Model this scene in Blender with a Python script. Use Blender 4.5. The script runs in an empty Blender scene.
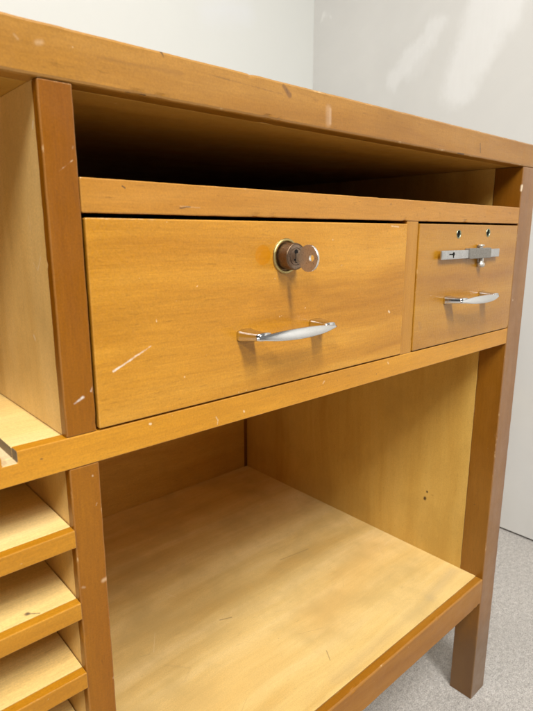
import bpy, bmesh, math, random
from mathutils import Vector, Matrix, noise
random.seed(7)
S = bpy.context.scene
COL = S.collection

# ------------------------------------------------------------------ camera
cam_d = bpy.data.cameras.new("camera")
cam = bpy.data.objects.new("camera", cam_d)
COL.objects.link(cam)
yaw, pitch, roll = -0.7335995, -0.2218373, 0.0009111
fw = Vector((-math.sin(yaw) * math.cos(pitch), math.cos(yaw) * math.cos(pitch), math.sin(pitch)))
rt = Vector((math.cos(yaw), math.sin(yaw), 0))
up = rt.cross(fw)
r2 = math.cos(roll) * rt + math.sin(roll) * up
u2 = -math.sin(roll) * rt + math.cos(roll) * up
m = Matrix((r2, u2, -fw)).transposed().to_4x4()
m.translation = Vector((-0.1736, -0.3928, 0.8880))
cam.matrix_world = m
cam_d.sensor_fit = 'VERTICAL'
cam_d.sensor_height = 36.0
cam_d.sensor_width = 27.0
cam_d.lens = 36.0 * 544.9 / 711.0
cam_d.clip_start = 0.01
cam_d.clip_end = 100
cam_d.dof.use_dof = True
cam_d.dof.focus_distance = 0.62
cam_d.dof.aperture_fstop = 14.0
S.camera = cam

# ------------------------------------------------------------------ world (soft light of the rest of the room)
W = bpy.data.worlds.new("World")
S.world = W
W.use_nodes = True
wn = W.node_tree
wn.nodes.clear()
wo = wn.nodes.new('ShaderNodeOutputWorld')
wb = wn.nodes.new('ShaderNodeBackground')
wtc = wn.nodes.new('ShaderNodeTexCoord')
wsep = wn.nodes.new('ShaderNodeSeparateXYZ')
wr = wn.nodes.new('ShaderNodeValToRGB')
wr.color_ramp.elements[0].position = 0.50
wr.color_ramp.elements[0].color = (0.40, 0.37, 0.33, 1)
wr.color_ramp.elements[1].position = 0.80
wr.color_ramp.elements[1].color = (3.4, 3.35, 3.2, 1)
wma = wn.nodes.new('ShaderNodeMath'); wma.operation = 'MULTIPLY_ADD'
wma.inputs[1].default_value = 0.5; wma.inputs[2].default_value = 0.5
wn.links.new(wtc.outputs['Generated'], wsep.inputs[0])
wn.links.new(wsep.outputs['Z'], wma.inputs[0])
wn.links.new(wma.outputs[0], wr.inputs[0])
wn.links.new(wr.outputs[0], wb.inputs['Color'])
wb.inputs['Strength'].default_value = 0.075
wn.links.new(wb.outputs[0], wo.inputs[0])

# ------------------------------------------------------------------ ceiling lamps, and one added to light the walls
def area(name, loc, sx, sy, power, col=(1.0, 0.98, 0.94)):
    l = bpy.data.lights.new(name, 'AREA')
    l.shape = 'RECTANGLE'; l.size = sx; l.size_y = sy; l.energy = power; l.color = col
    o = bpy.data.objects.new(name, l); COL.objects.link(o)
    o.location = loc
    return o
area("overhead_light", (-0.08, -1.25, 2.60), 0.2, 1.0, 62)
area("overhead_light", (-0.08, -1.95, 2.60), 0.2, 0.8, 38)
area("overhead_light", (-1.70, -1.30, 2.60), 0.2, 0.8, 60)
area("overhead_light", (0.40, 0.25, 2.60), 0.2, 1.2, 11)  # added over the cabinet to brighten the walls, no known fixture

S.view_settings.view_transform = 'Standard'
S.view_settings.look = 'None'
S.view_settings.gamma = 1.0
S.view_settings.exposure = 0.0
S.cycles.max_bounces = 10
S.cycles.diffuse_bounces = 6
S.cycles.use_denoising = True
S.cycles.caustics_reflective = True
S.cycles.blur_glossy = 0.15

# ------------------------------------------------------------------ node helpers
class NT:
    def __init__(self, tree):
        self.t = tree; self.n = tree.nodes; self.l = tree.links
    def node(self, typ, **kw):
        x = self.n.new(typ)
        for k, v in kw.items(): setattr(x, k, v)
        return x
    def put(self, sock, v):
        if v is None: return
        if isinstance(v, bpy.types.NodeSocket): self.l.new(v, sock)
        elif isinstance(v, (tuple, list)) and len(v) == 3 and sock.type == 'RGBA': sock.default_value = (*v, 1)
        else: sock.default_value = v
    def math(self, op, a, b=None, c=None, clamp=False):
        x = self.node('ShaderNodeMath', operation=op, use_clamp=clamp)
        self.put(x.inputs[0], a)
        if b is not None: self.put(x.inputs[1], b)
        if c is not None: self.put(x.inputs[2], c)
        return x.outputs[0]
    def vmath(self, op, a, b=None, scale=None):
        x = self.node('ShaderNodeVectorMath', operation=op)
        self.put(x.inputs[0], a)
        if b is not None: self.put(x.inputs[1], b)
        if scale is not None: self.put(x.inputs['Scale'], scale)
        return x.outputs['Value'] if op in ('DOT_PRODUCT', 'LENGTH', 'DISTANCE') else x.outputs[0]
    def noise(self, vec, scale, detail=4, rough=0.55, dist=0.0, color=False):
        x = self.node('ShaderNodeTexNoise')
        self.put(x.inputs['Vector'], vec); x.inputs['Scale'].default_value = scale
        x.inputs['Detail'].default_value = detail; x.inputs['Roughness'].default_value = rough
        x.inputs['Distortion'].default_value = dist
        return x.outputs['Color' if color else 'Fac']
    def maprange(self, v, a, b, c=0.0, d=1.0, smooth=False):
        x = self.node('ShaderNodeMapRange'); x.clamp = True
        if smooth: x.interpolation_type = 'SMOOTHSTEP'
        self.put(x.inputs[0], v)
        for i, q in enumerate((a, b, c, d)): self.put(x.inputs[1 + i], q)
        return x.outputs[0]
    def mix(self, f, a, b, mode='MIX'):
        x = self.node('ShaderNodeMix', data_type='RGBA', blend_type=mode)
        self.put(x.inputs[0], f); self.put(x.inputs[6], a); self.put(x.inputs[7], b)
        return x.outputs[2]
    def ramp(self, f, stops):
        x = self.node('ShaderNodeValToRGB'); cr = x.color_ramp
        while len(cr.elements) < len(stops): cr.elements.new(0.5)
        for e, (p, c) in zip(cr.elements, stops): e.position = p; e.color = (*c, 1)
        self.put(x.inputs[0], f)
        return x.outputs[0]
    def mapping(self, vec, scale=(1, 1, 1), rot=(0, 0, 0)):
        x = self.node('ShaderNodeMapping'); self.put(x.inputs[0], vec)
        x.inputs['Scale'].default_value = scale; x.inputs['Rotation'].default_value = rot
        return x.outputs[0]
    def bump(self, h, strength, dist, normal=None):
        x = self.node('ShaderNodeBump'); x.inputs['Strength'].default_value = strength
        x.inputs['Distance'].default_value = dist; self.put(x.inputs['Height'], h)
        if normal is not None: self.put(x.inputs['Normal'], normal)
        return x.outputs[0]

def make_seg_group():
    g = bpy.data.node_groups.new("scratch_mask", 'ShaderNodeTree')
    for n, t in (('P', 'NodeSocketVector'), ('A', 'NodeSocketVector'), ('B', 'NodeSocketVector'),
                 ('R0', 'NodeSocketFloat'), ('R1', 'NodeSocketFloat'), ('Soft', 'NodeSocketFloat')):
        g.interface.new_socket(name=n, in_out='INPUT', socket_type=t)
    g.interface.new_socket(name='Fac', in_out='OUTPUT', socket_type='NodeSocketFloat')
    N = NT(g)
    i = N.node('NodeGroupInput'); o = N.node('NodeGroupOutput')
    pa = N.vmath('SUBTRACT', i.outputs['P'], i.outputs['A'])
    ba = N.vmath('SUBTRACT', i.outputs['B'], i.outputs['A'])
    h = N.math('DIVIDE', N.vmath('DOT_PRODUCT', pa, ba), N.math('MAXIMUM', N.vmath('DOT_PRODUCT', ba, ba), 1e-9), clamp=True)
    d = N.vmath('LENGTH', N.vmath('SUBTRACT', pa, N.vmath('SCALE', ba, scale=h)))
    r = N.math('MULTIPLY_ADD', N.math('SUBTRACT', i.outputs['R1'], i.outputs['R0']), h, i.outputs['R0'])
    f = N.maprange(N.math('SUBTRACT', d, r), N.math('MULTIPLY', i.outputs['Soft'], -1.0), i.outputs['Soft'], 1.0, 0.0, smooth=True)
    g.links.new(f, o.inputs['Fac'])
    return g
SEG = make_seg_group()

def seg(N, P, a, b, r0, r1, soft):
    x = N.node('ShaderNodeGroup', node_tree=SEG)
    N.put(x.inputs['P'], P)
    x.inputs['A'].default_value = a; x.inputs['B'].default_value = b
    x.inputs['R0'].default_value = r0; x.inputs['R1'].default_value = r1; x.inputs['Soft'].default_value = soft
    return x.outputs[0]

def new_mat(name):
    mt = bpy.data.materials.new(name); mt.use_nodes = True
    mt.node_tree.nodes.clear()
    N = NT(mt.node_tree)
    out = N.node('ShaderNodeOutputMaterial'); b = N.node('ShaderNodeBsdfPrincipled')
    N.l.new(b.outputs[0], out.inputs[0])
    return mt, N, b

PALE = (0.78, 0.62, 0.42)
RAW = (0.80, 0.66, 0.46)
WHITE = (0.85, 0.80, 0.72)
DARK = (0.07, 0.035, 0.015)

def wood(name, axis, dark, mid, light, rough=0.42, coat=0.28, coat_r=0.12, peel=0.05, marks=(), edge=False,
         blotch=0.35, fibre=0.14, specks=0.5, band=(1.3, 17), edge_amt=0.5, dirt=0.0, scuff=None, spread=0.2):
    """varnished timber: broad figure and fine fibres along one axis, dots of wear, scratches of their own shape"""
    mt, N, b = new_mat(name)
    tc = N.node('ShaderNodeTexCoord'); P = tc.outputs['Object']
    oi = N.node('ShaderNodeObjectInfo')
    off = N.node('ShaderNodeCombineXYZ')
    for k, q in enumerate((7.3, 13.1, 19.7)): N.put(off.inputs[k], N.math('MULTIPLY', oi.outputs['Random'], q))
    V = N.vmath('ADD', P, off.outputs[0])
    def sc(along, across): return tuple(along if 'xyz'[k] == axis else across for k in range(3))
    warp = N.vmath('ADD', V, N.vmath('SCALE', N.vmath('SUBTRACT', N.noise(V, 3.0, 2, color=True), (0.5, 0.5, 0.5)), scale=0.05))
    fig = N.noise(N.mapping(warp, sc(*band)), 1.0, 3, 0.5, 0.4)
    fig2 = N.noise(N.mapping(warp, sc(band[0] * 7, band[1] * 6)), 1.0, 3, 0.55, 0.2)
    fib = N.noise(N.mapping(V, sc(40, 620)), 1.0, 3, 0.6)
    blo = N.noise(V, 5.5, 3, 0.5, 0.5)
    f = N.math('ADD', N.math('MULTIPLY', fig, 0.66), N.math('ADD', N.math('MULTIPLY', fig2, 0.34 * 0.5), N.math('MULTIPLY', blo, 0.34 * 0.5)))
    col = N.ramp(f, ((0.5 - spread, dark), (0.5, mid), (0.5 + spread, light)))
    fm = N.maprange(fib, 0.25, 0.75, 1.0 - fibre, 1.0 + fibre * 0.35)
    col = N.mix(1.0, col, N.mix(1.0, (1, 1, 1), fm, 'MULTIPLY') if False else fm, 'MULTIPLY')
    col = N.mix(1.0, col, N.maprange(N.noise(V, 650, 2, 0.6), 0.3, 0.7, 0.89, 1.08), 'MULTIPLY')
    # blotchy ageing of the varnish
    col = N.mix(N.maprange(N.noise(V, 11, 4, 0.6), 0.45, 0.75, 0.0, 0.30 * blotch / 0.35), col, tuple(q * 0.72 for q in mid))
    # pores and flecks
    pore = N.maprange(N.noise(N.mapping(V, sc(70, 330)), 1.0, 2, 0.5), 0.66, 0.76)
    col = N.mix(N.math('MULTIPLY', pore, 0.45 * specks), col, tuple(q * 0.35 for q in dark))
    sp = N.maprange(N.noise(V, 150, 2, 0.5), 0.755, 0.80)
    col = N.mix(N.math('MULTIPLY', sp, 0.75 * specks), col, DARK)
    sp2 = N.maprange(N.noise(N.vmath('ADD', V, (3.1, 1.7, 5.3)), 190, 2, 0.5), 0.765, 0.80)
    col = N.mix(N.math('MULTIPLY', sp2, 0.8 * specks), col, PALE)
    rgh = N.maprange(N.noise(V, 26, 5, 0.65), 0.3, 0.75, rough * 0.75, rough * 1.35)
    if dirt:
        dm = N.maprange(N.noise(N.mapping(V, sc(9, 16)), 1.0, 9, 0.72, 1.2), 0.54, 0.66, 0.0, dirt)
        col = N.mix(dm, col, (0.36, 0.25, 0.12))
    if scuff:                      # rubbed, dirty leg foot plus painted shade under the shelf, up to a ragged height
        z = N.node('ShaderNodeSeparateXYZ'); N.put(z.inputs[0], P)
        zz = N.math('ADD', z.outputs['Z'], N.math('MULTIPLY', N.math('SUBTRACT', N.noise(V, 40, 5, 0.7), 0.5), 0.12))
        col = N.mix(N.maprange(zz, scuff * 0.55, scuff, 0.62, 0.0), col, (0.11, 0.058, 0.022))
    if edge:
        em = N.maprange(N.noise(N.mapping(V, sc(35, 60)), 1.0, 6, 0.7), 0.60, 0.70, 0.06, edge_amt)
        col = N.mix(em, col, (0.70, 0.50, 0.27))
    bh = N.math('ADD', N.math('MULTIPLY', fib, 0.35), N.math('MULTIPLY', N.noise(V, 260, 2, 0.5), 0.65))
    if marks:
        jit = N.vmath('SCALE', N.vmath('SUBTRACT', N.noise(V, 240, 3, 0.6, color=True), (0.5, 0.5, 0.5)), scale=0.0012)
        PJ = N.vmath('ADD', P, jit)
        for (a, bb, r0, r1, soft, c, st) in marks:
            col = N.mix(N.math('MULTIPLY', seg(N, PJ, a, bb, r0, r1, soft), st), col, c)
    N.put(b.inputs['Base Color'], col)
    N.put(b.inputs['Roughness'], rgh)
    b.inputs['Coat Weight'].default_value = coat
    b.inputs['Specular IOR Level'].default_value = 0.22
    b.inputs['Coat Roughness'].default_value = coat_r
    wav = N.noise(N.mapping(V, sc(6, 22)), 1.0, 2, 0.5)
    nb = N.bump(wav, 0.25, 0.004)
    nb = N.bump(bh, peel * 4, 0.0008, nb)
    N.put(b.inputs['Normal'], nb)
    cb = N.bump(N.noise(V, 330, 2, 0.5), peel * 5, 0.0007, N.bump(wav, 0.35, 0.004))
    N.put(b.inputs['Coat Normal'], cb)
    return mt

def fl(x, z): return (x, 0.0, z)                       # a point on the front face
def mk(p, q, r, c, st=1.0, soft=None, r1=None):
    return (fl(*p), fl(*q), r, r if r1 is None else r1, soft if soft else r * 0.6, c, st)

def pair(name, *a, **k):
    ea = k.pop('edge_amt', 0.5)
    k2 = dict(k); 
    return [wood(name, *a, **k), wood(name + "_worn_edge", *a, edge=True, edge_amt=ea, **k2)]

AMB = dict(dark=(0.33, 0.124, 0.003), mid=(0.445, 0.188, 0.009), light=(0.535, 0.252, 0.020))
def tint(d, k, kb=None):
    kb = kb or (1, 1, 1)
    return {n: tuple(min(1, v * k * q) for v, q in zip(c, kb)) for n, c in d.items()}
def W3(t): return (t['dark'], t['mid'], t['light'])

M_TOP = pair("counter_edge_wood", 'x', *W3(tint(AMB, 0.74, (1, 1.02, 2.2))), coat=0.5, blotch=0.5, marks=[
    mk((-0.0347, 1.0087), (-0.0364, 1.0107), 0.0006, PALE, 0.32, soft=0.0012), mk((-0.0225, 1.0090), (-0.0195, 1.0100), 0.0010, PALE, 0.32, soft=0.002),
    mk((0.0016, 1.0114), (0.0018, 1.0112), 0.0006, PALE, 0.5),
    mk((0.0719, 1.0222), (0.0736, 1.0191), 0.0011, DARK, 0.9, r1=0.0006),
    mk((0.2006, 1.0193), (0.2084, 1.0128), 0.0018, (0.16, 0.07, 0.02), 0.75, r1=0.0028), mk((0.2045, 1.0172), (0.2068, 1.0135), 0.0007, DARK, 0.9),
    mk((0.2628, 1.0083), (0.2633, 0.9953), 0.0035, (0.55, 0.38, 0.24), 0.30, soft=0.003),
    mk((0.2655, 1.0083), (0.2660, 0.9953), 0.0016, (0.62, 0.46, 0.32), 0.25),
    mk((0.5737, 1.0072), (0.5762, 0.9962), 0.0011, DARK, 0.8), mk((0.0400, 0.9886), (0.0564, 0.9893), 0.0007, DARK, 0.9),
    mk((0.5178, 0.9893), (0.5333, 0.9896), 0.0010, DARK, 0.9), mk((0.4502, 0.9954), (0.4852, 0.9941), 0.0006, DARK, 0.6),
    mk((0.736, 1.023), (0.736, 0.988), 0.0005, (0.12, 0.055, 0.02), 0.6, soft=0.0006),
    mk((0.12, 1.0140), (0.20, 1.0120), 0.0007, DARK, 0.35), mk((0.02, 1.0085), (0.09, 1.0100), 0.0012, (0.2, 0.09, 0.02), 0.4, soft=0.0015)])
M_RAIL = pair("rail_wood", 'x', *W3(tint(AMB, 0.96, (1, 1, 2))), specks=0.9, coat=0.5, marks=[
    mk((0.0356, 0.9209), (0.0332, 0.9223), 0.0006, DARK, 0.8), mk((0.0845, 0.9077), (0.0944, 0.9090), 0.0006, DARK, 0.7),
    mk((0.0845, 0.9092), (0.1044, 0.9085), 0.0002, PALE, 0.25, soft=0.0008)])
M_LOW = pair("lower_rail_wood", 'x', *W3(tint(AMB, 1.20, (1, 1.02, 0.9))), coat=0.5, marks=[
    mk((0.1170, 0.7190), (0.1192, 0.7150), 0.0004, PALE, 0.6, soft=0.0008), mk((0.1192, 0.7150), (0.1186, 0.7115), 0.0004, PALE, 0.6, soft=0.0008),
    mk((0.1509, 0.7174), (0.1514, 0.7164), 0.0009, PALE, 0.6), mk((0.0471, 0.7290), (0.0480, 0.7288), 0.0010, PALE, 0.7),
    mk((0.2660, 0.7240), (0.2680, 0.7260), 0.0006, PALE, 0.6, soft=0.001), mk((0.3862, 0.7290), (0.3880, 0.7270), 0.0007, PALE, 0.6, soft=0.001),
    mk((-0.0450, 0.7235), (-0.0440, 0.7233), 0.0007, DARK, 0.7)])
M_POST = pair("post_wood", 'z', *W3(tint(AMB, 0.58, (1, 0.80, 0.3))), coat=0.2, edge_amt=0.6, marks=[
    mk((-0.0161, 0.7603), (-0.0094, 0.7641), 0.0005, WHITE, 0.85, soft=0.0009, r1=0.0011), mk((-0.0023, 0.7675), (-0.0011, 0.7709), 0.0008, WHITE, 0.8, soft=0.0008, r1=0.0004),
    mk((-0.0138, 0.9297), (-0.0036, 0.9379), 0.0006, PALE, 0.8), mk((-0.0030, 0.9458), (-0.0026, 0.9470), 0.0007, PALE, 0.45),
    mk((-0.0010, 0.6022), (-0.0035, 0.6020), 0.0018, (0.62, 0.42, 0.24), 0.7, soft=0.0014), mk((-0.0062, 0.6980), (-0.0061, 0.6978), 0.0010, PALE, 0.9),
    mk((-0.0149, 0.6483), (-0.0148, 0.6481), 0.0006, PALE, 0.8), mk((-0.0215, 0.6040), (-0.0200, 0.6030), 0.0010, PALE, 0.4, soft=0.001),
    mk((-0.0187, 0.5624), (-0.0122, 0.5666), 0.0005, PALE, 0.8), mk((-0.0187, 0.5590), (-0.0162, 0.5650), 0.0004, PALE, 0.7),
    mk((0.0000, 0.5046), (-0.0010, 0.5030), 0.0010, PALE, 0.7)])
M_RPOST = pair("corner_post_wood", 'z', *W3(tint(AMB, 0.54, (1, 0.90, 1.2))), coat=0.8, coat_r=0.16, edge_amt=0.55, scuff=0.19, marks=[
    mk((0.7190, 0.9595), (0.7175, 0.9532), 0.0022, RAW, 0.8), mk((0.7261, 0.7802), (0.7262, 0.7800), 0.0012, PALE, 0.5)])
M_DRW = pair("drawer_veneer", 'x', *W3(tint(AMB, 1.14, (1, 1.05, 1.6))), rough=0.36, coat=0.45, coat_r=0.10, peel=0.14,
    blotch=0.25, band=(1.1, 26), spread=0.17, marks=[
    mk((0.0165, 0.7807), (0.0506, 0.7963), 0.0011, WHITE, 0.95, soft=0.0007, r1=0.0007),
    mk((0.1748, 0.8672), (0.1752, 0.8672), 0.0095, (0.46, 0.17, 0.0), 0.85, soft=0.0008),
    mk((0.3808, 0.7944), (0.3825, 0.7930), 0.0014, PALE, 0.9), mk((0.0339, 0.8655), (0.0340, 0.8655), 0.0009, DARK, 0.8),
    mk((0.0694, 0.8700), (0.0694, 0.8701), 0.0009, DARK, 0.8), mk((0.3782, 0.8957), (0.3925, 0.8947), 0.0010, PALE, 0.9),
    mk((0.3423, 0.8899), (0.3424, 0.8880), 0.0006, PALE, 0.7), mk((0.3729, 0.8158), (0.3729, 0.8150), 0.0010, DARK, 0.5),
    mk((0.0817, 0.8388), (0.0850, 0.8388), 0.0006, DARK, 0.5), mk((0.0979, 0.8341), (0.1000, 0.8345), 0.0006, DARK, 0.5),
    mk((0.3145, 0.8133), (0.3146, 0.8133), 0.0008, PALE, 0.8), mk((0.0040, 0.8977), (0.060, 0.8977), 0.0007, PALE, 0.5),  # long pale line: light caught on the top edge, painted in
    mk((0.02, 0.757), (0.26, 0.777), 0.0006, (0.24, 0.10, 0.02), 0.35, soft=0.0012)])
M_DRW2 = pair("narrow_drawer_veneer", 'x', *W3(tint(AMB, 0.90, (1, 1.02, 1.0))), rough=0.36, coat=0.7, coat_r=0.10, peel=0.14,
    blotch=0.25, band=(1.6, 30), marks=[
    mk((0.5550, 0.8520), (0.5850, 0.8520), 0.0030, (0.22, 0.09, 0.02), 0.35, soft=0.004), mk((0.45, 0.772), (0.455, 0.764), 0.0020, (0.2, 0.1, 0.04), 0.35, soft=0.003)])
PLY = dict(dark=(0.62, 0.405, 0.13), mid=(0.74, 0.53, 0.205), light=(0.82, 0.62, 0.285))
def pm(p, q, r, c, st=1.0, soft=None, y=None): return (p, q, r, r, soft if soft else r * 0.6, c, st)
M_PLY = pair("panel_plywood", 'z', *W3(tint(PLY, 0.84, (1, 0.88, 0.55))), fibre=0.06, rough=0.42, coat=0.3, coat_r=0.2, blotch=0.6, specks=0.4, marks=[
    pm((0.7179, 0.1262, 0.3926), (0.7179, 0.1262, 0.3934), 0.0020, DARK, 1), pm((0.7179, 0.1297, 0.3785), (0.7179, 0.1302, 0.3765), 0.0028, DARK, 1),
    pm((0.7179, 0.115, 0.3900), (0.7179, 0.115, 0.3901), 0.0010, DARK, 0.6)])
M_PLYL = pair("partition_plywood", 'z', *W3(tint(PLY, 1.02, (1, 0.92, 0.85))), fibre=0.06, rough=0.42, coat=0.3, coat_r=0.2, blotch=0.6, specks=0.3, marks=[
    pm((-0.0244, 0.0147, 0.9624), (-0.0244, 0.0160, 0.9590), 0.0012, PALE, 0.9), pm((-0.0244, 0.0310, 0.8603), (-0.0244, 0.0230, 0.8700), 0.0007, PALE, 0.7),
    pm((-0.0244, 0.0310, 0.8603), (-0.0244, 0.0390, 0.8650), 0.0006, PALE, 0.6), pm((-0.0244, 0.0533, 0.8066), (-0.0244, 0.0510, 0.8040), 0.0012, PALE, 0.8),
    pm((-0.0244, 0.038, 0.8897), (-0.0244, 0.041, 0.9000), 0.0006, PALE, 0.5)])
rs = random.Random(21)
SCR = []
for _ in range(16):
    px, py, an, ln_ = rs.uniform(0.05, 0.68), rs.uniform(0.02, 0.36), rs.gauss(0.15, 0.7), rs.uniform(0.006, 0.05)
    SCR.append(((px, py, 0.2652), (px + ln_ * math.cos(an), py + ln_ * math.sin(an), 0.2652), 0.0003, 0.0002, 0.0007,
                rs.choice([(0.30, 0.20, 0.09), (0.36, 0.25, 0.12), (0.88, 0.76, 0.52)]), rs.uniform(0.3, 0.6)))
M_SHELF = pair("shelf_plywood", 'x', *W3(tint(PLY, 1.02, (1, 1.0, 1.0))), fibre=0.06, rough=0.40, coat=0.25, coat_r=0.25, blotch=0.9, specks=0.35, dirt=0.13, spread=0.15, marks=SCR + [
    pm((0.1735, 0.2153, 0.2652), (0.1977, 0.1859, 0.2652), 0.0008, (0.45, 0.30, 0.13), 0.32, soft=0.003), pm((0.1977, 0.1859, 0.2652), (0.1770, 0.1700, 0.2652), 0.0006, (0.45, 0.30, 0.13), 0.28, soft=0.003),
    pm((0.292, 0.2375, 0.2652), (0.310, 0.2300, 0.2652), 0.0010, (0.2, 0.12, 0.06), 0.6), pm((0.3619, 0.0589, 0.2652), (0.372, 0.0750, 0.2652), 0.0008, (0.2, 0.12, 0.06), 0.5),
    pm((0.4815, 0.294, 0.2652), (0.55, 0.2840, 0.2652), 0.0012, (0.35, 0.22, 0.09), 0.5), pm((0.60, 0.0400, 0.2652), (0.70, 0.0500, 0.2652), 0.0090, (0.36, 0.29, 0.19), 0.28, soft=0.009),
    pm((0.34, 0.030, 0.2652), (0.60, 0.0350, 0.2652), 0.0070, (0.36, 0.29, 0.19), 0.2, soft=0.010), pm((0.42, 0.130, 0.2652), (0.66, 0.2000, 0.2652), 0.0300, (0.70, 0.38, 0.10), 0.26, soft=0.05),
    pm((0.12, 0.090, 0.2652), (0.30, 0.1300, 0.2652), 0.0250, (0.70, 0.42, 0.12), 0.24, soft=0.05)])
PIGK = dict(rough=0.42, coat=0.25, coat_r=0.25, blotch=0.6, specks=0.4)
M_PIG = pair("pigeonhole_plywood", 'x', *W3(tint(PLY, 1.08)), **PIGK)
M_PIGM = pair("marked_pigeonhole_plywood", 'x', *W3(tint(PLY, 1.08)), **PIGK, marks=[
    pm((-0.0620, 0.0158, 0.0), (-0.0618, 0.0158, 0.0), 0.0020, (0.12, 0.08, 0.05), 0.85), pm((-0.0620, 0.0158, 0.0), (-0.0540, 0.0100, 0.0), 0.0005, (0.12, 0.08, 0.05), 0.7)])
M_RAW = [wood('raw_groove_wood', 'y', *W3(tint(PLY, 0.95, (1, 1.05, 1.5))), rough=0.7, coat=0.0, blotch=0.6, dirt=0.3),
         wood('grimy_groove_side', 'y', (0.16, 0.125, 0.08), (0.24, 0.19, 0.12), (0.34, 0.27, 0.17), rough=0.6, coat=0.0, dirt=0.4)]
M_DIV = pair('divider_wood', 'z', *W3(tint(AMB, 0.90, (1, 1.0, 1.5))), coat=0.5, edge_amt=0.4)
M_STRIP = pair("edge_strip_wood", 'x', *W3(tint(AMB, 1.02, (1, 1.0, 1.0))), edge_amt=0.6)
M_LIP = pair("shelf_edge_wood", 'x', *W3(tint(AMB, 0.80, (1, 0.95, 1.5))), edge_amt=0.8)
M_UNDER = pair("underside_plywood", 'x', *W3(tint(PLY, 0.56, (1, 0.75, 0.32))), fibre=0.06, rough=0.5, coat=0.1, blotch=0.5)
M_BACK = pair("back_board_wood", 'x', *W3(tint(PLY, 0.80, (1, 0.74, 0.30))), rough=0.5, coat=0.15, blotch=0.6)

def metal(name, col, rough, metallic=1.0, pit=0.0, pitcol=(0.05, 0.03, 0.02), scale=400, bump=0.03, smear=0.25):
    mt, N, b = new_mat(name)
    P = N.node('ShaderNodeTexCoord').outputs['Object']
    n = N.noise(P, scale, 4, 0.6)
    c = N.mix(N.maprange(N.noise(P, scale * 0.3, 4, 0.65), 0.4, 0.7, 0, smear), col, tuple(q * 0.45 for q in col))
    if pit: c = N.mix(N.maprange(n, 0.56, 0.66, 0, pit), c, pitcol)
    N.put(b.inputs['Base Color'], c)
    b.inputs['Metallic'].default_value = metallic
    N.put(b.inputs['Roughness'], N.maprange(N.noise(P, scale * 0.5, 4, 0.6), 0.3, 0.7, rough * 0.7, rough * 1.5))
    N.put(b.inputs['Normal'], N.bump(n, bump * 4, 0.0004))
    return mt
M_CHROME = [metal("worn_chrome", (0.72, 0.72, 0.72), 0.09, pit=0.15, scale=900, bump=0.008, smear=0.08)]
M_STEEL = [metal("brushed_steel", (0.62, 0.62, 0.62), 0.34, pit=0.3, scale=700, bump=0.03)]
M_DULL = [metal("dull_steel", (0.36, 0.34, 0.31), 0.5, pit=0.75, pitcol=(0.18, 0.17, 0.15), scale=1100, bump=0.06)]
M_BRASS = [metal("tarnished_brass", (0.50, 0.40, 0.17), 0.38, pit=0.4, scale=500)]
M_BRONZE = [metal("brown_bronze", (0.20, 0.130, 0.080), 0.42, pit=0.55, scale=900)]
M_BFACE = [metal("worn_bronze_face", (0.30, 0.215, 0.155), 0.45, pit=0.6, scale=900)]
M_KEY = [metal("key_bronze", (0.42, 0.305, 0.205), 0.42, metallic=0.5, pit=0.6, pitcol=(0.10, 0.055, 0.03), scale=600), metal("key_worn_rim", (0.80, 0.76, 0.70), 0.25, scale=600)]
M_GREEN = [metal("greenish_eyelet", (0.42, 0.45, 0.33), 0.35, scale=800)]
M_GLUE = [metal("pale_knob", (0.60, 0.56, 0.50), 0.25, metallic=0.7, scale=500)]
def black():
    mt, N, b = new_mat("hole_black")
    P = N.node('ShaderNodeTexCoord').outputs['Object']
    N.put(b.inputs['Base Color'], N.mix(N.noise(P, 500), (0.004, 0.004, 0.004), (0.014, 0.012, 0.010)))
    b.inputs['Specular IOR Level'].default_value = 0.1
    b.inputs['Roughness'].default_value = 0.7
    return mt
M_BLACK = [black()]

# ------------------------------------------------------------------ mesh helpers
def link(name, bm, mats, parent=None, smooth=False, label=None):
    me = bpy.data.meshes.new(name)
    bmesh.ops.recalc_face_normals(bm, faces=bm.faces[:])
    bm.to_mesh(me); bm.free()
    for q in mats: me.materials.append(q)
    for p in me.polygons: p.use_smooth = smooth
    o = bpy.data.objects.new(name, me)
    COL.objects.link(o)
    if parent is not None: o.parent = parent
    if label: o['label'] = label
    return o

def bev(bm, b, edges=None, seg_=2):
    r = bmesh.ops.bevel(bm, geom=edges or bm.edges[:], offset=b, offset_type='OFFSET', segments=seg_, profile=0.5, affect='EDGES', clamp_overlap=True)
    for f in r['faces']: f.material_index = 1

def add_box(bm, x0, x1, y0, y1, z0, z1, b=0.0010):
    t = bmesh.new()
    vs = [t.verts.new((x, y, z)) for x in (x0, x1) for y in (y0, y1) for z in (z0, z1)]
    for q in ((0, 1, 3, 2), (4, 6, 7, 5), (0, 4, 5, 1), (2, 3, 7, 6), (0, 2, 6, 4), (1, 5, 7, 3)):
        t.faces.new([vs[i] for i in q])
    bmesh.ops.recalc_face_normals(t, faces=t.faces[:])
    if b: bev(t, b)
    me = bpy.data.meshes.new("tmp"); t.to_mesh(me); t.free()
    bm.from_mesh(me); bpy.data.meshes.remove(me)

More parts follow.
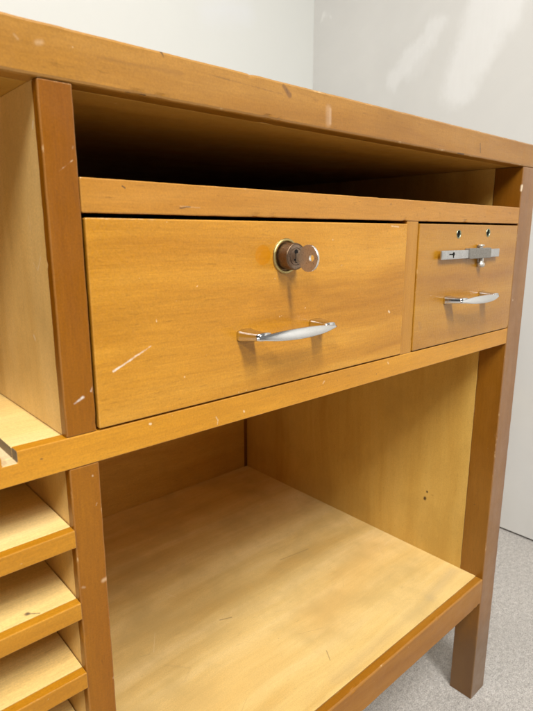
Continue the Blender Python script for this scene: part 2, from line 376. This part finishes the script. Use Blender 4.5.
def age(bm, x0, x1, y0, y1, z0, z1, amp=0.00022, chips=10):
    """hand-worn edges: slices along the length, slight wander, small chips out of the corners"""
    lo, hi = Vector((x0, y0, z0)), Vector((x1, y1, z1))
    d = hi - lo; ax = max(range(3), key=lambda k: d[k]); cr = [k for k in range(3) if k != ax]
    nrm = Vector((0, 0, 0)); nrm[ax] = 1
    nsl = int(d[ax] / 0.0035)
    for i in range(1, nsl):
        co = lo.copy(); co[ax] = lo[ax] + d[ax] * i / nsl
        bmesh.ops.bisect_plane(bm, geom=bm.verts[:] + bm.edges[:] + bm.faces[:], plane_co=co, plane_no=nrm, dist=1e-6)
    mid = (lo + hi) / 2
    for k in cr:
        for q in (lo[k] + 0.0045, hi[k] - 0.0045):
            co = lo.copy(); co[k] = q; pn = Vector((0, 0, 0)); pn[k] = 1
            bmesh.ops.bisect_plane(bm, geom=bm.verts[:] + bm.edges[:] + bm.faces[:], plane_co=co, plane_no=pn, dist=1e-6)
    seed = random.uniform(0, 100)
    cl = [(random.uniform(lo[ax], hi[ax]), random.choice((-1, 1)), random.choice((-1, 1)), random.uniform(0.0015, 0.006), random.uniform(0.0002, 0.0009)) for _ in range(int(chips * d[ax] / 0.5) + 1)]
    for v in bm.verts:
        if any(min(v.co[k] - lo[k], hi[k] - v.co[k]) > 0.0040 for k in cr): continue
        s1 = 1 if v.co[cr[0]] > mid[cr[0]] else -1; s2 = 1 if v.co[cr[1]] > mid[cr[1]] else -1
        t = v.co[ax]
        end = min(1.0, min(t - lo[ax], hi[ax] - t) / 0.004)
        w1 = noise.noise(Vector((t * 45, seed + s1 * 5, s2 * 9))) + 0.6 * noise.noise(Vector((t * 190, seed + s1 * 3, s2 * 7)))
        w2 = noise.noise(Vector((t * 45, seed + s1 * 7 + 31, s2 * 4))) + 0.6 * noise.noise(Vector((t * 190, seed + s1 * 2 + 17, s2 * 8)))
        k = sum(am * math.exp(-((t - p) / w) ** 2) for p, a1, a2, w, am in cl if a1 == s1 and a2 == s2)
        v.co[cr[0]] += end * (amp * w1 - s1 * k); v.co[cr[1]] += end * (amp * w2 - s2 * k)

def box(name, x0, x1, y0, y1, z0, z1, mats, parent, b=0.0010, label=None, worn=0):
    bm = bmesh.new(); add_box(bm, x0, x1, y0, y1, z0, z1, b)
    if worn: age(bm, x0, x1, y0, y1, z0, z1, chips=worn)
    return link(name, bm, mats, parent, label=label)

def prism(name, pts, y0, y1, mats, parent, b=0.0008, notch=False):
    """profile in x, z pushed along y"""
    bm = bmesh.new()
    a = [bm.verts.new((x, y0, z)) for x, z in pts]; c = [bm.verts.new((x, y1, z)) for x, z in pts]
    n = len(pts)
    bm.faces.new(a); bm.faces.new(c[::-1])
    for i in range(n): bm.faces.new((a[i], c[i], c[(i + 1) % n], a[(i + 1) % n]))
    bmesh.ops.recalc_face_normals(bm, faces=bm.faces[:])
    if b: bev(bm, b)
    if notch:
        for f in bm.faces:
            c = f.calc_center_median()
            if abs(f.normal.z) > 0.9 and abs(c.z - ZN) < 0.0012 and XN0 < c.x < XN1: f.material_index = 2
            elif abs(f.normal.x) > 0.9 and abs(c.x - XN1) < 0.0012 and c.z > ZN: f.material_index = 3
    return link(name, bm, mats, parent)

def loft(bm, rings, cap=True, mat=0):
    R = [[bm.verts.new(p) for p in r] for r in rings]
    n = len(R[0])
    for a, c in zip(R, R[1:]):
        for i in range(n):
            f = bm.faces.new((a[i], a[(i + 1) % n], c[(i + 1) % n], c[i])); f.material_index = mat
    if cap:
        for r in (R[0], R[-1]):
            f = bm.faces.new(r); f.material_index = mat
    return R

def lathe(bm, prof, cx, cz, n=40, y_sign=-1, mat=0):
    """profile (radius, distance off the drawer face) turned about an axis along y"""
    rings = []
    for r, h in prof:
        rings.append([(cx + r * math.cos(2 * math.pi * i / n), y_sign * h, cz + r * math.sin(2 * math.pi * i / n)) for i in range(n)])
    loft(bm, rings, cap=False, mat=mat)

def cut(o, cutter_bm):
    """drills a real hole: boolean difference, applied at once"""
    me = bpy.data.meshes.new("drill"); 
    bmesh.ops.recalc_face_normals(cutter_bm, faces=cutter_bm.faces[:])
    cutter_bm.to_mesh(me); cutter_bm.free()
    c = bpy.data.objects.new("drill", me); COL.objects.link(c)
    md = o.modifiers.new("drill", 'BOOLEAN'); md.operation = 'DIFFERENCE'; md.object = c; md.solver = 'EXACT'
    dg = bpy.context.evaluated_depsgraph_get(); dg.update()
    new = bpy.data.meshes.new_from_object(o.evaluated_get(dg))
    o.modifiers.clear(); old = o.data; o.data = new; bpy.data.meshes.remove(old)
    bpy.data.objects.remove(c); bpy.data.meshes.remove(me)

# ------------------------------------------------------------------ setting
XW, YW = 1.3765, 1.0793
def wall_mat(name, base, marks, rough=0.75, mottling=0.05):
    mt, N, b = new_mat(name)
    P = N.node('ShaderNodeTexCoord').outputs['Object']
    c = N.mix(N.maprange(N.noise(P, 2.2, 5, 0.6, 0.5), 0.3, 0.7, 0, 1), tuple(q * (1 - mottling) for q in base), tuple(min(1, q * (1 + mottling)) for q in base))
    jit = N.vmath('SCALE', N.vmath('SUBTRACT', N.noise(N.mapping(P, (1, 8, 5)), 1.6, 6, 0.65, color=True), (0.5, 0.5, 0.5)), scale=0.10)
    PJ = N.vmath('ADD', P, jit)
    hgt = None
    for (a, bb, r0, r1, soft, col, st) in marks:
        brush = N.maprange(N.noise(N.mapping(P, (1, 60, 7), (0.25, 0, 0)), 1.0, 5, 0.65), 0.30, 0.62, 0.82, 1.0)
        f = N.math('MULTIPLY', N.math('MULTIPLY', seg(N, PJ, a, bb, r0, r1, soft), st), brush)
        c = N.mix(f, c, col)
        hgt = f if hgt is None else N.math('MAXIMUM', hgt, f)
    N.put(b.inputs['Base Color'], c)
    b.inputs['Roughness'].default_value = rough
    fine = N.noise(P, 140, 4, 0.6)
    nb = N.bump(fine, 0.10, 0.002)
    if hgt is not None: nb = N.bump(hgt, 0.35, 0.0015, nb)
    N.put(b.inputs['Normal'], nb)
    return mt
def wp(y, z): return (XW, y, z)
SPK = (0.84, 0.845, 0.845)
M_WGREY = wall_mat("grey_drywall", (0.66, 0.655, 0.635), [
    (wp(0.372, 1.56), wp(0.505, 1.300), 0.095, 0.050, 0.026, SPK, 0.60),
    (wp(0.730, 1.370), wp(0.590, 1.470), 0.030, 0.030, 0.016, SPK, 0.45),
    (wp(0.66, 1.37), wp(0.600, 1.43), 0.028, 0.020, 0.014, SPK, 0.22),
    (wp(1.041, 1.614), wp(0.990, 1.606), 0.010, 0.005, 0.008, (0.85, 0.85, 0.83), 0.6),
    (wp(0.636, 1.436), wp(0.634, 1.434), 0.006, 0.006, 0.003, (0.88, 0.88, 0.87), 0.9),
    (wp(0.30, 0.93), wp(0.22, 0.55), 0.030, 0.090, 0.050, (0.62, 0.635, 0.65), 0.55),  # bluish reflection low on the wall, painted into the colour
    (wp(0.36, 0.30), wp(0.10, 0.22), 0.080, 0.120, 0.080, (0.66, 0.665, 0.665), 0.55)])
M_WWHITE = wall_mat("white_paint", (0.755, 0.77, 0.745), [
    ((0.90, YW, 1.52), (1.05, YW, 1.56), 0.020, 0.035, 0.035, (0.80, 0.82, 0.86), 0.5),
    ((0.60, YW, 1.66), (0.95, YW, 1.60), 0.030, 0.040, 0.050, (0.82, 0.83, 0.85), 0.4)], mottling=0.012)

def struct(o, label, cat):
    o['kind'] = 'structure'; o['label'] = label; o['category'] = cat
struct(box("side_wall", XW, XW + 0.12, -4.0, YW + 0.12, 0.007, 2.6, [M_WGREY], None, b=0),
       "grey unpainted wall with white filler patches on the right", "wall")
struct(box("back_wall", -4.0, XW - 0.0, YW, YW + 0.12, 0.007, 2.6, [M_WWHITE], None, b=0),
       "bright white painted wall behind the cabinet top", "wall")

def carpet():
    mt, N, b = new_mat("carpet_pile")
    P = N.node('ShaderNodeTexCoord').outputs['Object']
    a = N.noise(P, 380, 3, 0.7)
    v = N.node('ShaderNodeTexVoronoi'); N.put(v.inputs['Vector'], P); v.inputs['Scale'].default_value = 300
    big = N.noise(P, 9, 4, 0.6)
    fl_ = N.math('ADD', N.math('MULTIPLY', a, 0.7), N.math('MULTIPLY', N.noise(P, 110, 3, 0.6), 0.3))
    c = N.ramp(fl_, ((0.36, (0.22, 0.20, 0.18)), (0.50, (0.46, 0.425, 0.39)), (0.64, (0.73, 0.69, 0.645))))
    c = N.mix(N.maprange(big, 0.3, 0.7, 0, 0.25), c, (0.34, 0.32, 0.295))
    N.put(b.inputs['Base Color'], c)
    b.inputs['Roughness'].default_value = 0.95
    b.inputs['Sheen Weight'].default_value = 0.25
    N.put(b.inputs['Normal'], N.bump(N.math('ADD', a, N.math('MULTIPLY', v.outputs['Distance'], 0.6)), 0.8, 0.004))
    return mt
fo = box("floor", -4.0, XW + 0.11, -4.0, YW + 0.11, -0.05, 0.0, [carpet()], None, b=0)
struct(fo, "grey beige short pile carpet floor under the cabinet leg", "carpet floor")
M_GAP = [black()]

# ------------------------------------------------------------------ the cabinet
root = bpy.data.objects.new("counter_cabinet", None); COL.objects.link(root)
root['label'] = "amber varnished wooden counter cabinet with drawers, pigeonholes and open lower shelf on grey carpet"
root['category'] = "cabinet"

XA, XB, XC, XD = -0.0244, 0.0, 0.7179, 0.7683
D1, D2 = 0.4124, 0.4372
ZT, ZS, R1T, R1B, R2T, R2B, SHT, SHB = 1.0229, 0.9886, 0.9269, 0.9020, 0.7342, 0.7086, 0.2652, 0.2140
DP, YB = 0.0457, 0.6764
XL = -0.60                                       # left end, outside the picture

# top
box("top_edge", XL, XD, -0.0006, 0.020, ZS, ZT, M_TOP, root, b=0.0022, worn=6)
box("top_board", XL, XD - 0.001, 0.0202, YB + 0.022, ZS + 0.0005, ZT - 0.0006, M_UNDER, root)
# front frame
box("rail", XB + 0.0002, XC - 0.0002, 0.0, 0.022, R1B, R1T, M_RAIL, root, worn=6)
XN0, XN1, ZN = -0.0720, -0.0614, 0.7252          # the groove cut for a sliding divider
ZLEFT = 0.7318
prism("rail", [(XL, R2B), (XC - 0.0002, R2B), (XC - 0.0002, R2T), (XN1, R2T), (XN1, ZN), (XN0, ZN), (XN0, ZLEFT), (XL, ZLEFT)],
      0.0004, 0.0125, M_LOW + M_RAW, root, notch=True)
box("divider", D1, D2, 0.0006, 0.030, R2T + 0.0001, R1B - 0.0001, M_DIV, root, worn=6)
box("post", XA, XB, 0.0008, 0.0110, R2T + 0.0001, ZS - 0.0001, M_POST, root, b=0.0012, worn=6)
box("post", XA, XB, 0.0010, 0.0110, 0.0, R2B - 0.0001, M_POST, root, b=0.0012, worn=6)
pr = box("post", XC, XD, 0.0002, DP, 0.0, ZS - 0.0001, M_RPOST, root, b=0.0014, label="right corner post with scuffed foot and painted shade", worn=6)
box("post", XL, XL + 0.05, 0.0002, DP, 0.0, R2B - 0.0001, M_RPOST, root, b=0.0014)
box("post", XL, XL + 0.05, 0.0002, DP, ZLEFT + 0.0001, ZS - 0.0001, M_RPOST, root, b=0.0014)
box("post", XC + 0.001, XD - 0.001, YB - 0.045, YB - 0.0003, 0.0, SHB - 0.0005, M_RPOST, root)
box("post", XL, XL + 0.05, YB - 0.045, YB - 0.0003, 0.0, SHB - 0.0005, M_RPOST, root)
# panels
box("side_panel", XC + 0.0004, XC + 0.022, DP + 0.0002, YB - 0.0006, SHB, ZS + 0.0004, M_PLY, root, b=0.0004)
box("side_panel", XL + 0.02, XL + 0.04, DP + 0.0002, YB - 0.0006, SHB, ZS + 0.0004, M_PLYL, root, b=0.0004)
box("partition_panel", XA + 0.0005, XB - 0.002, 0.0112, YB - 0.0006, R2T + 0.0001, ZS + 0.0004, M_PLYL, root, b=0.0004)
box("partition_panel", XA + 0.0005, XB - 0.002, 0.0112, YB - 0.0006, SHB + 0.001, R2B - 0.0002, M_PLYL, root, b=0.0004)
box("back_panel", XL + 0.02, XC - 0.009, YB, YB + 0.010, SHB - 0.004, ZS + 0.0004, M_BACK, root, b=0.0004)
box("back_strip", XC - 0.0085, XD, YB + 0.004, YB + 0.018, SHB - 0.004, ZS + 0.0004, M_POST, root, b=0.0004)
# board over the lower bay and floor of the upper left bay (with the groove running back)
prism("bay_floor", [(XL + 0.02, R2B + 0.003), (XC - 0.0004, R2B + 0.003), (XC - 0.0004, R2T - 0.0008), (XN1, R2T - 0.0008), (XN1, ZN), (XN0, ZN),
      (XN0, ZLEFT - 0.0008), (XL + 0.02, ZLEFT - 0.0008)], 0.0128, YB - 0.0006, M_PIG + M_RAW, root, b=0.0004, notch=True)
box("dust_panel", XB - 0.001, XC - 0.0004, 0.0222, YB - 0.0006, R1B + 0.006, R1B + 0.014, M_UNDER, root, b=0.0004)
# big lower shelf with its hardwood edge
sh = box("shelf", XB - 0.001, XC + 0.0002, 0.0142, YB - 0.0006, SHB + 0.025, SHT, M_SHELF, root, b=0.0004)
box("edge_strip", XB + 0.0002, XC - 0.0002, -0.0004, 0.0140, SHB, SHT + 0.0003, M_LIP, sh, b=0.0022, worn=6)
box("bottom_board", XL + 0.052, XA - 0.0002, 0.012, YB - 0.0006, SHB, SHB + 0.02, M_SHELF, root, b=0.0004)

# pigeonhole shelves
pitch_z = 0.0663
zs = [0.6569, 0.5913, 0.5243, 0.4577, 0.3914, 0.3250, 0.2700]
src = None
for k, z in enumerate(zs):
    if src is None:
        b0 = box("pigeonhole_shelf", XL + 0.041, XA - 0.0002, 0.0090, YB - 0.002, -0.0105, 0.0, M_PIG, root, b=0.0004)
        e0 = box("edge_strip", XL + 0.041, XA - 0.0002, -0.0012, 0.0080, -0.0148, 0.0004, M_STRIP, b0, b=0.0008)
        b0.location = (0, 0, z); src = (b0, e0)
    else:
        b1 = src[0].copy(); COL.objects.link(b1); b1.parent = root; b1.location = (0, 0, z)
        e1 = src[1].copy(); COL.objects.link(e1); e1.parent = b1
        if k == 1:
            b1.data = b1.data.copy()
            for q in (0, 1): b1.data.materials[q] = M_PIGM[q]
# ------------------------------------------------------------------ drawers
def drawer(x0, x1, z0, z1, mats, rnd):
    pts = [(x0, z0)]
    if rnd:
        for i in range(6):
            a = -math.pi / 2 + math.pi / 2 * i / 5
            pts.append((x1 - rnd + rnd * math.cos(a), z0 + rnd + rnd * math.sin(a)))
    else: pts.append((x1, z0))
    pts += [(x1, z1), (x0, z1)]
    bm = bmesh.new()
    a = [bm.verts.new((x, -0.0010, z)) for x, z in pts]; c = [bm.verts.new((x, 0.0190, z)) for x, z in pts]
    n = len(pts)
    bm.faces.new(a); bm.faces.new(c[::-1])
    for i in range(n): bm.faces.new((a[i], c[i], c[(i + 1) % n], a[(i + 1) % n]))
    bmesh.ops.recalc_face_normals(bm, faces=bm.faces[:])
    bev(bm, 0.0011)
    # the box behind the front
    add_box(bm, x0 + 0.004, x0 + 0.016, 0.0185, 0.52, z0 + 0.006, z1 - 0.02, 0)
    add_box(bm, x1 - 0.016, x1 - 0.004, 0.0185, 0.52, z0 + 0.006, z1 - 0.02, 0)
    add_box(bm, x0 + 0.0155, x1 - 0.0155, 0.508, 0.52, z0 + 0.006, z1 - 0.02, 0)
    add_box(bm, x0 + 0.0155, x1 - 0.0155, 0.0185, 0.5085, z0 + 0.010, z0 + 0.016, 0)
    return link("drawer", bm, mats, root)
d1 = drawer(0.0016, D1 - 0.0014, R2T + 0.0018, R1B - 0.0034, M_DRW, 0)
d1['label'] = "wide drawer with round lock"
d2 = drawer(D2 + 0.0006, 0.7150, R2T + 0.0018, R1B - 0.0028, M_DRW2, 0.006)
d2['label'] = "narrow drawer with steel bar lock"

def handle(cx, cz, parent):
    bm = bmesh.new()
    n = 28
    ca, sa = math.cos(math.radians(22)), math.sin(math.radians(22))
    # almond blade
    L = 0.0555; rings = []
    K = 33
    for k in range(K):
        t = -1 + 2 * k / (K - 1)
        t2 = math.copysign(abs(t) ** 0.85, t)
        w = max(0.0014, 0.0057 * (1 - abs(t2) ** 2.2) ** 0.75)
        th = 0.0007 + 0.0019 * (1 - abs(t2) ** 2.0)
        yb = -0.0235 - 0.0050 * (1 - t2 * t2)
        ring = []
        for i in range(n):
            a = 2 * math.pi * i / n
            u = w * math.cos(a); v = th * math.sin(a) * (1.0 if math.sin(a) < 0 else 0.55)
            # u runs up the face, v along the outward normal; face leans back so it looks slightly up
            ring.append((L * t2, yb + u * sa * 0.9 + v * ca, u * ca - v * sa))
        rings.append(ring)
    loft(bm, rings)
    # the two feet
    for s in (-1, 1):
        rings = []
        for k in range(9):
            q = k / 8
            y = 0.0004 - 0.0246 * q
            hx = 0.0098 - 0.0022 * q + 0.0012 * (1 - q) ** 4; hz = 0.0052 - 0.0016 * q + 0.0010 * (1 - q) ** 4
            x = s * (0.0490 - 0.0040 * q * q)
            ring = []
            for i in range(n):
                a = 2 * math.pi * i / n
                e = 0.5
                ring.append((x + hx * math.copysign(abs(math.cos(a)) ** e, math.cos(a)), y, hz * math.copysign(abs(math.sin(a)) ** e, math.sin(a)) + 0.001 * q))
            rings.append(ring)
        loft(bm, rings)
    o = link("handle", bm, M_CHROME, parent, smooth=True)
    o.location = (cx, -0.0010, cz)
    return o
handle(0.2015, 0.7930, d1)
handle(0.5660, 0.7970, d2)

# lock of the wide drawer
LX, LZ = 0.2045, 0.8655
F = 0.0010
bm = bmesh.new()
lathe(bm, [(0.0172, F - 0.0005), (0.0172, F + 0.0012), (0.0164, F + 0.0024), (0.0150, F + 0.0026), (0.0142, F + 0.0018), (0.0138, F - 0.0005)], LX, LZ, 56)
link("lock_ring", bm, M_BRASS, d1, smooth=True)
bm = bmesh.new()
lathe(bm, [(0.0130, F - 0.0005), (0.0130, F + 0.0137), (0.0126, F + 0.0152), (0.0119, F + 0.0156), (0.0113, F + 0.0150)], LX, LZ, 56)
lk = link("lock_cylinder", bm, M_BRONZE, d1, smooth=True)
bm = bmesh.new()
lathe(bm, [(0.0113, F + 0.0150), (0.0085, F + 0.0151), (0.0083, F + 0.0144), (0.0079, F + 0.0144), (0.0077, F + 0.0151), (0.0012, F + 0.0151), (0.00001, F + 0.0151)], LX, LZ, 48)
link("lock_face", bm, M_BFACE, d1, smooth=False)
bm = bmesh.new()
add_box(bm, LX - 0.0011, LX + 0.0011, -F - 0.01525, -F - 0.0145, LZ - 0.0062, LZ + 0.0052, 0)
lathe(bm, [(0.0023, F + 0.0146), (0.0023, F + 0.01528), (0.00001, F + 0.01528)], LX - 0.0002, LZ + 0.0046, 20)
add_box(bm, LX - 0.0030, LX + 0.0002, -F - 0.01522, -F - 0.0145, LZ - 0.0040, LZ - 0.0022, 0)
link("keyhole", bm, M_BLACK, d1)

# key left in the lock: a thing of its own
bm = bmesh.new()
KY, KZ, KR = -0.0322, LZ - 0.0012, 0.0128
HY, HZ, HR = KY - 0.0046, KZ + 0.0004, 0.0033
n = 56; th = 0.0013
def ringpts(cy, cz, r, x): return [bm.verts.new((x, cy + r * math.cos(2 * math.pi * i / n), cz + r * math.sin(2 * math.pi * i / n))) for i in range(n)]
oA, oB = ringpts(KY, KZ, KR - 0.0004, -th), ringpts(KY, KZ, KR, -th * 0.55)
oC, oD = ringpts(KY, KZ, KR, th * 0.55), ringpts(KY, KZ, KR - 0.0004, th)
iA, iD = ringpts(HY, HZ, HR, -th), ringpts(HY, HZ, HR, th)
def strip(a, b, mi):
    for i in range(n):
        f = bm.faces.new((a[i], a[(i + 1) % n], b[(i + 1) % n], b[i])); f.material_index = mi
strip(iA, oA, 0); strip(oA, oB, 1); strip(oB, oC, 1); strip(oC, oD, 1); strip(oD, iD, 0); strip(iD, iA, 1)
add_box(bm, -0.0009, 0.0009, -0.0205, -0.0163, KZ - 0.0040, KZ + 0.0042, 0)
key = link("key", bm, M_KEY, None)
key.location = (LX + 0.0006, 0, 0)
key['label'] = "round bronze key with a small hole, standing in the wide drawer's lock"
key['category'] = "key"

# steel bar lock of the narrow drawer
for hx, hz in ((0.5340, 0.8862), (0.6180, 0.8880)):
    c = bmesh.new()
    ring = lambda y: [(hx + 0.0050 * math.cos(2 * math.pi * i / 24), y, hz + 0.0050 * math.sin(2 * math.pi * i / 24)) for i in range(24)]
    loft(c, [ring(-0.01), ring(0.03)])
    cut(d2, c)
    bm = bmesh.new()
    lathe(bm, [(0.0059, F - 0.0003), (0.0058, F + 0.0005), (0.0054, F + 0.0008), (0.0049, F + 0.0004), (0.0049, F - 0.0012)], hx, hz, 28)
    lathe(bm, [(0.0049, F - 0.0012), (0.00001, F - 0.0013)], hx, hz, 28, mat=1)  # black disc inside the rim, stands in for the hole's shade
    link("eyelet", bm, M_GREEN + M_BLACK, d2, smooth=True)
bar = box("lock_bar", 0.4830, 0.6460, -0.0076, -0.0050, 0.8532, 0.8650, M_STEEL + M_STEEL, d2, b=0.0006)
box("lock_sleeve", 0.5545, 0.6170, -0.0094, -0.0008, 0.8522, 0.8668, M_DULL + M_DULL, d2, b=0.0010)
bm = bmesh.new()
add_box(bm, 0.4850, 0.5240, -0.0079, -0.0071, 0.8545, 0.8640, 0.0003)
link("lock_plate", bm, M_STEEL + M_STEEL, d2)
bm = bmesh.new()
lathe(bm, [(0.0026, 0.0074), (0.0026, 0.00815), (0.00001, 0.00815)], 0.5125, 0.8600, 18)
add_box(bm, 0.5115, 0.5135, -0.00812, -0.0076, 0.8550, 0.8600, 0)
add_box(bm, 0.5015, 0.5105, -0.00806, -0.0076, 0.8590, 0.8604, 0)
link("keyhole", bm, M_BLACK, d2)
def knob(x, z, top, r, name):
    bm = bmesh.new()
    prof = [(0.55, 0.0), (0.62, 0.25), (0.55, 0.42), (0.95, 0.55), (1.0, 0.75), (0.8, 0.93), (0.01, 1.0)]
    rings = [[(x + r * p * math.cos(2 * math.pi * i / 20), -0.0055 + r * p * math.sin(2 * math.pi * i / 20), z + top * q) for i in range(20)] for p, q in prof]
    loft(bm, rings, cap=False)
    return link(name, bm, M_GLUE, d2, smooth=True)
knob(0.5950, 0.8522, -0.0135, 0.0056, "lock_pin")
knob(0.5910, 0.8670, 0.0050, 0.0052, "lock_pin")
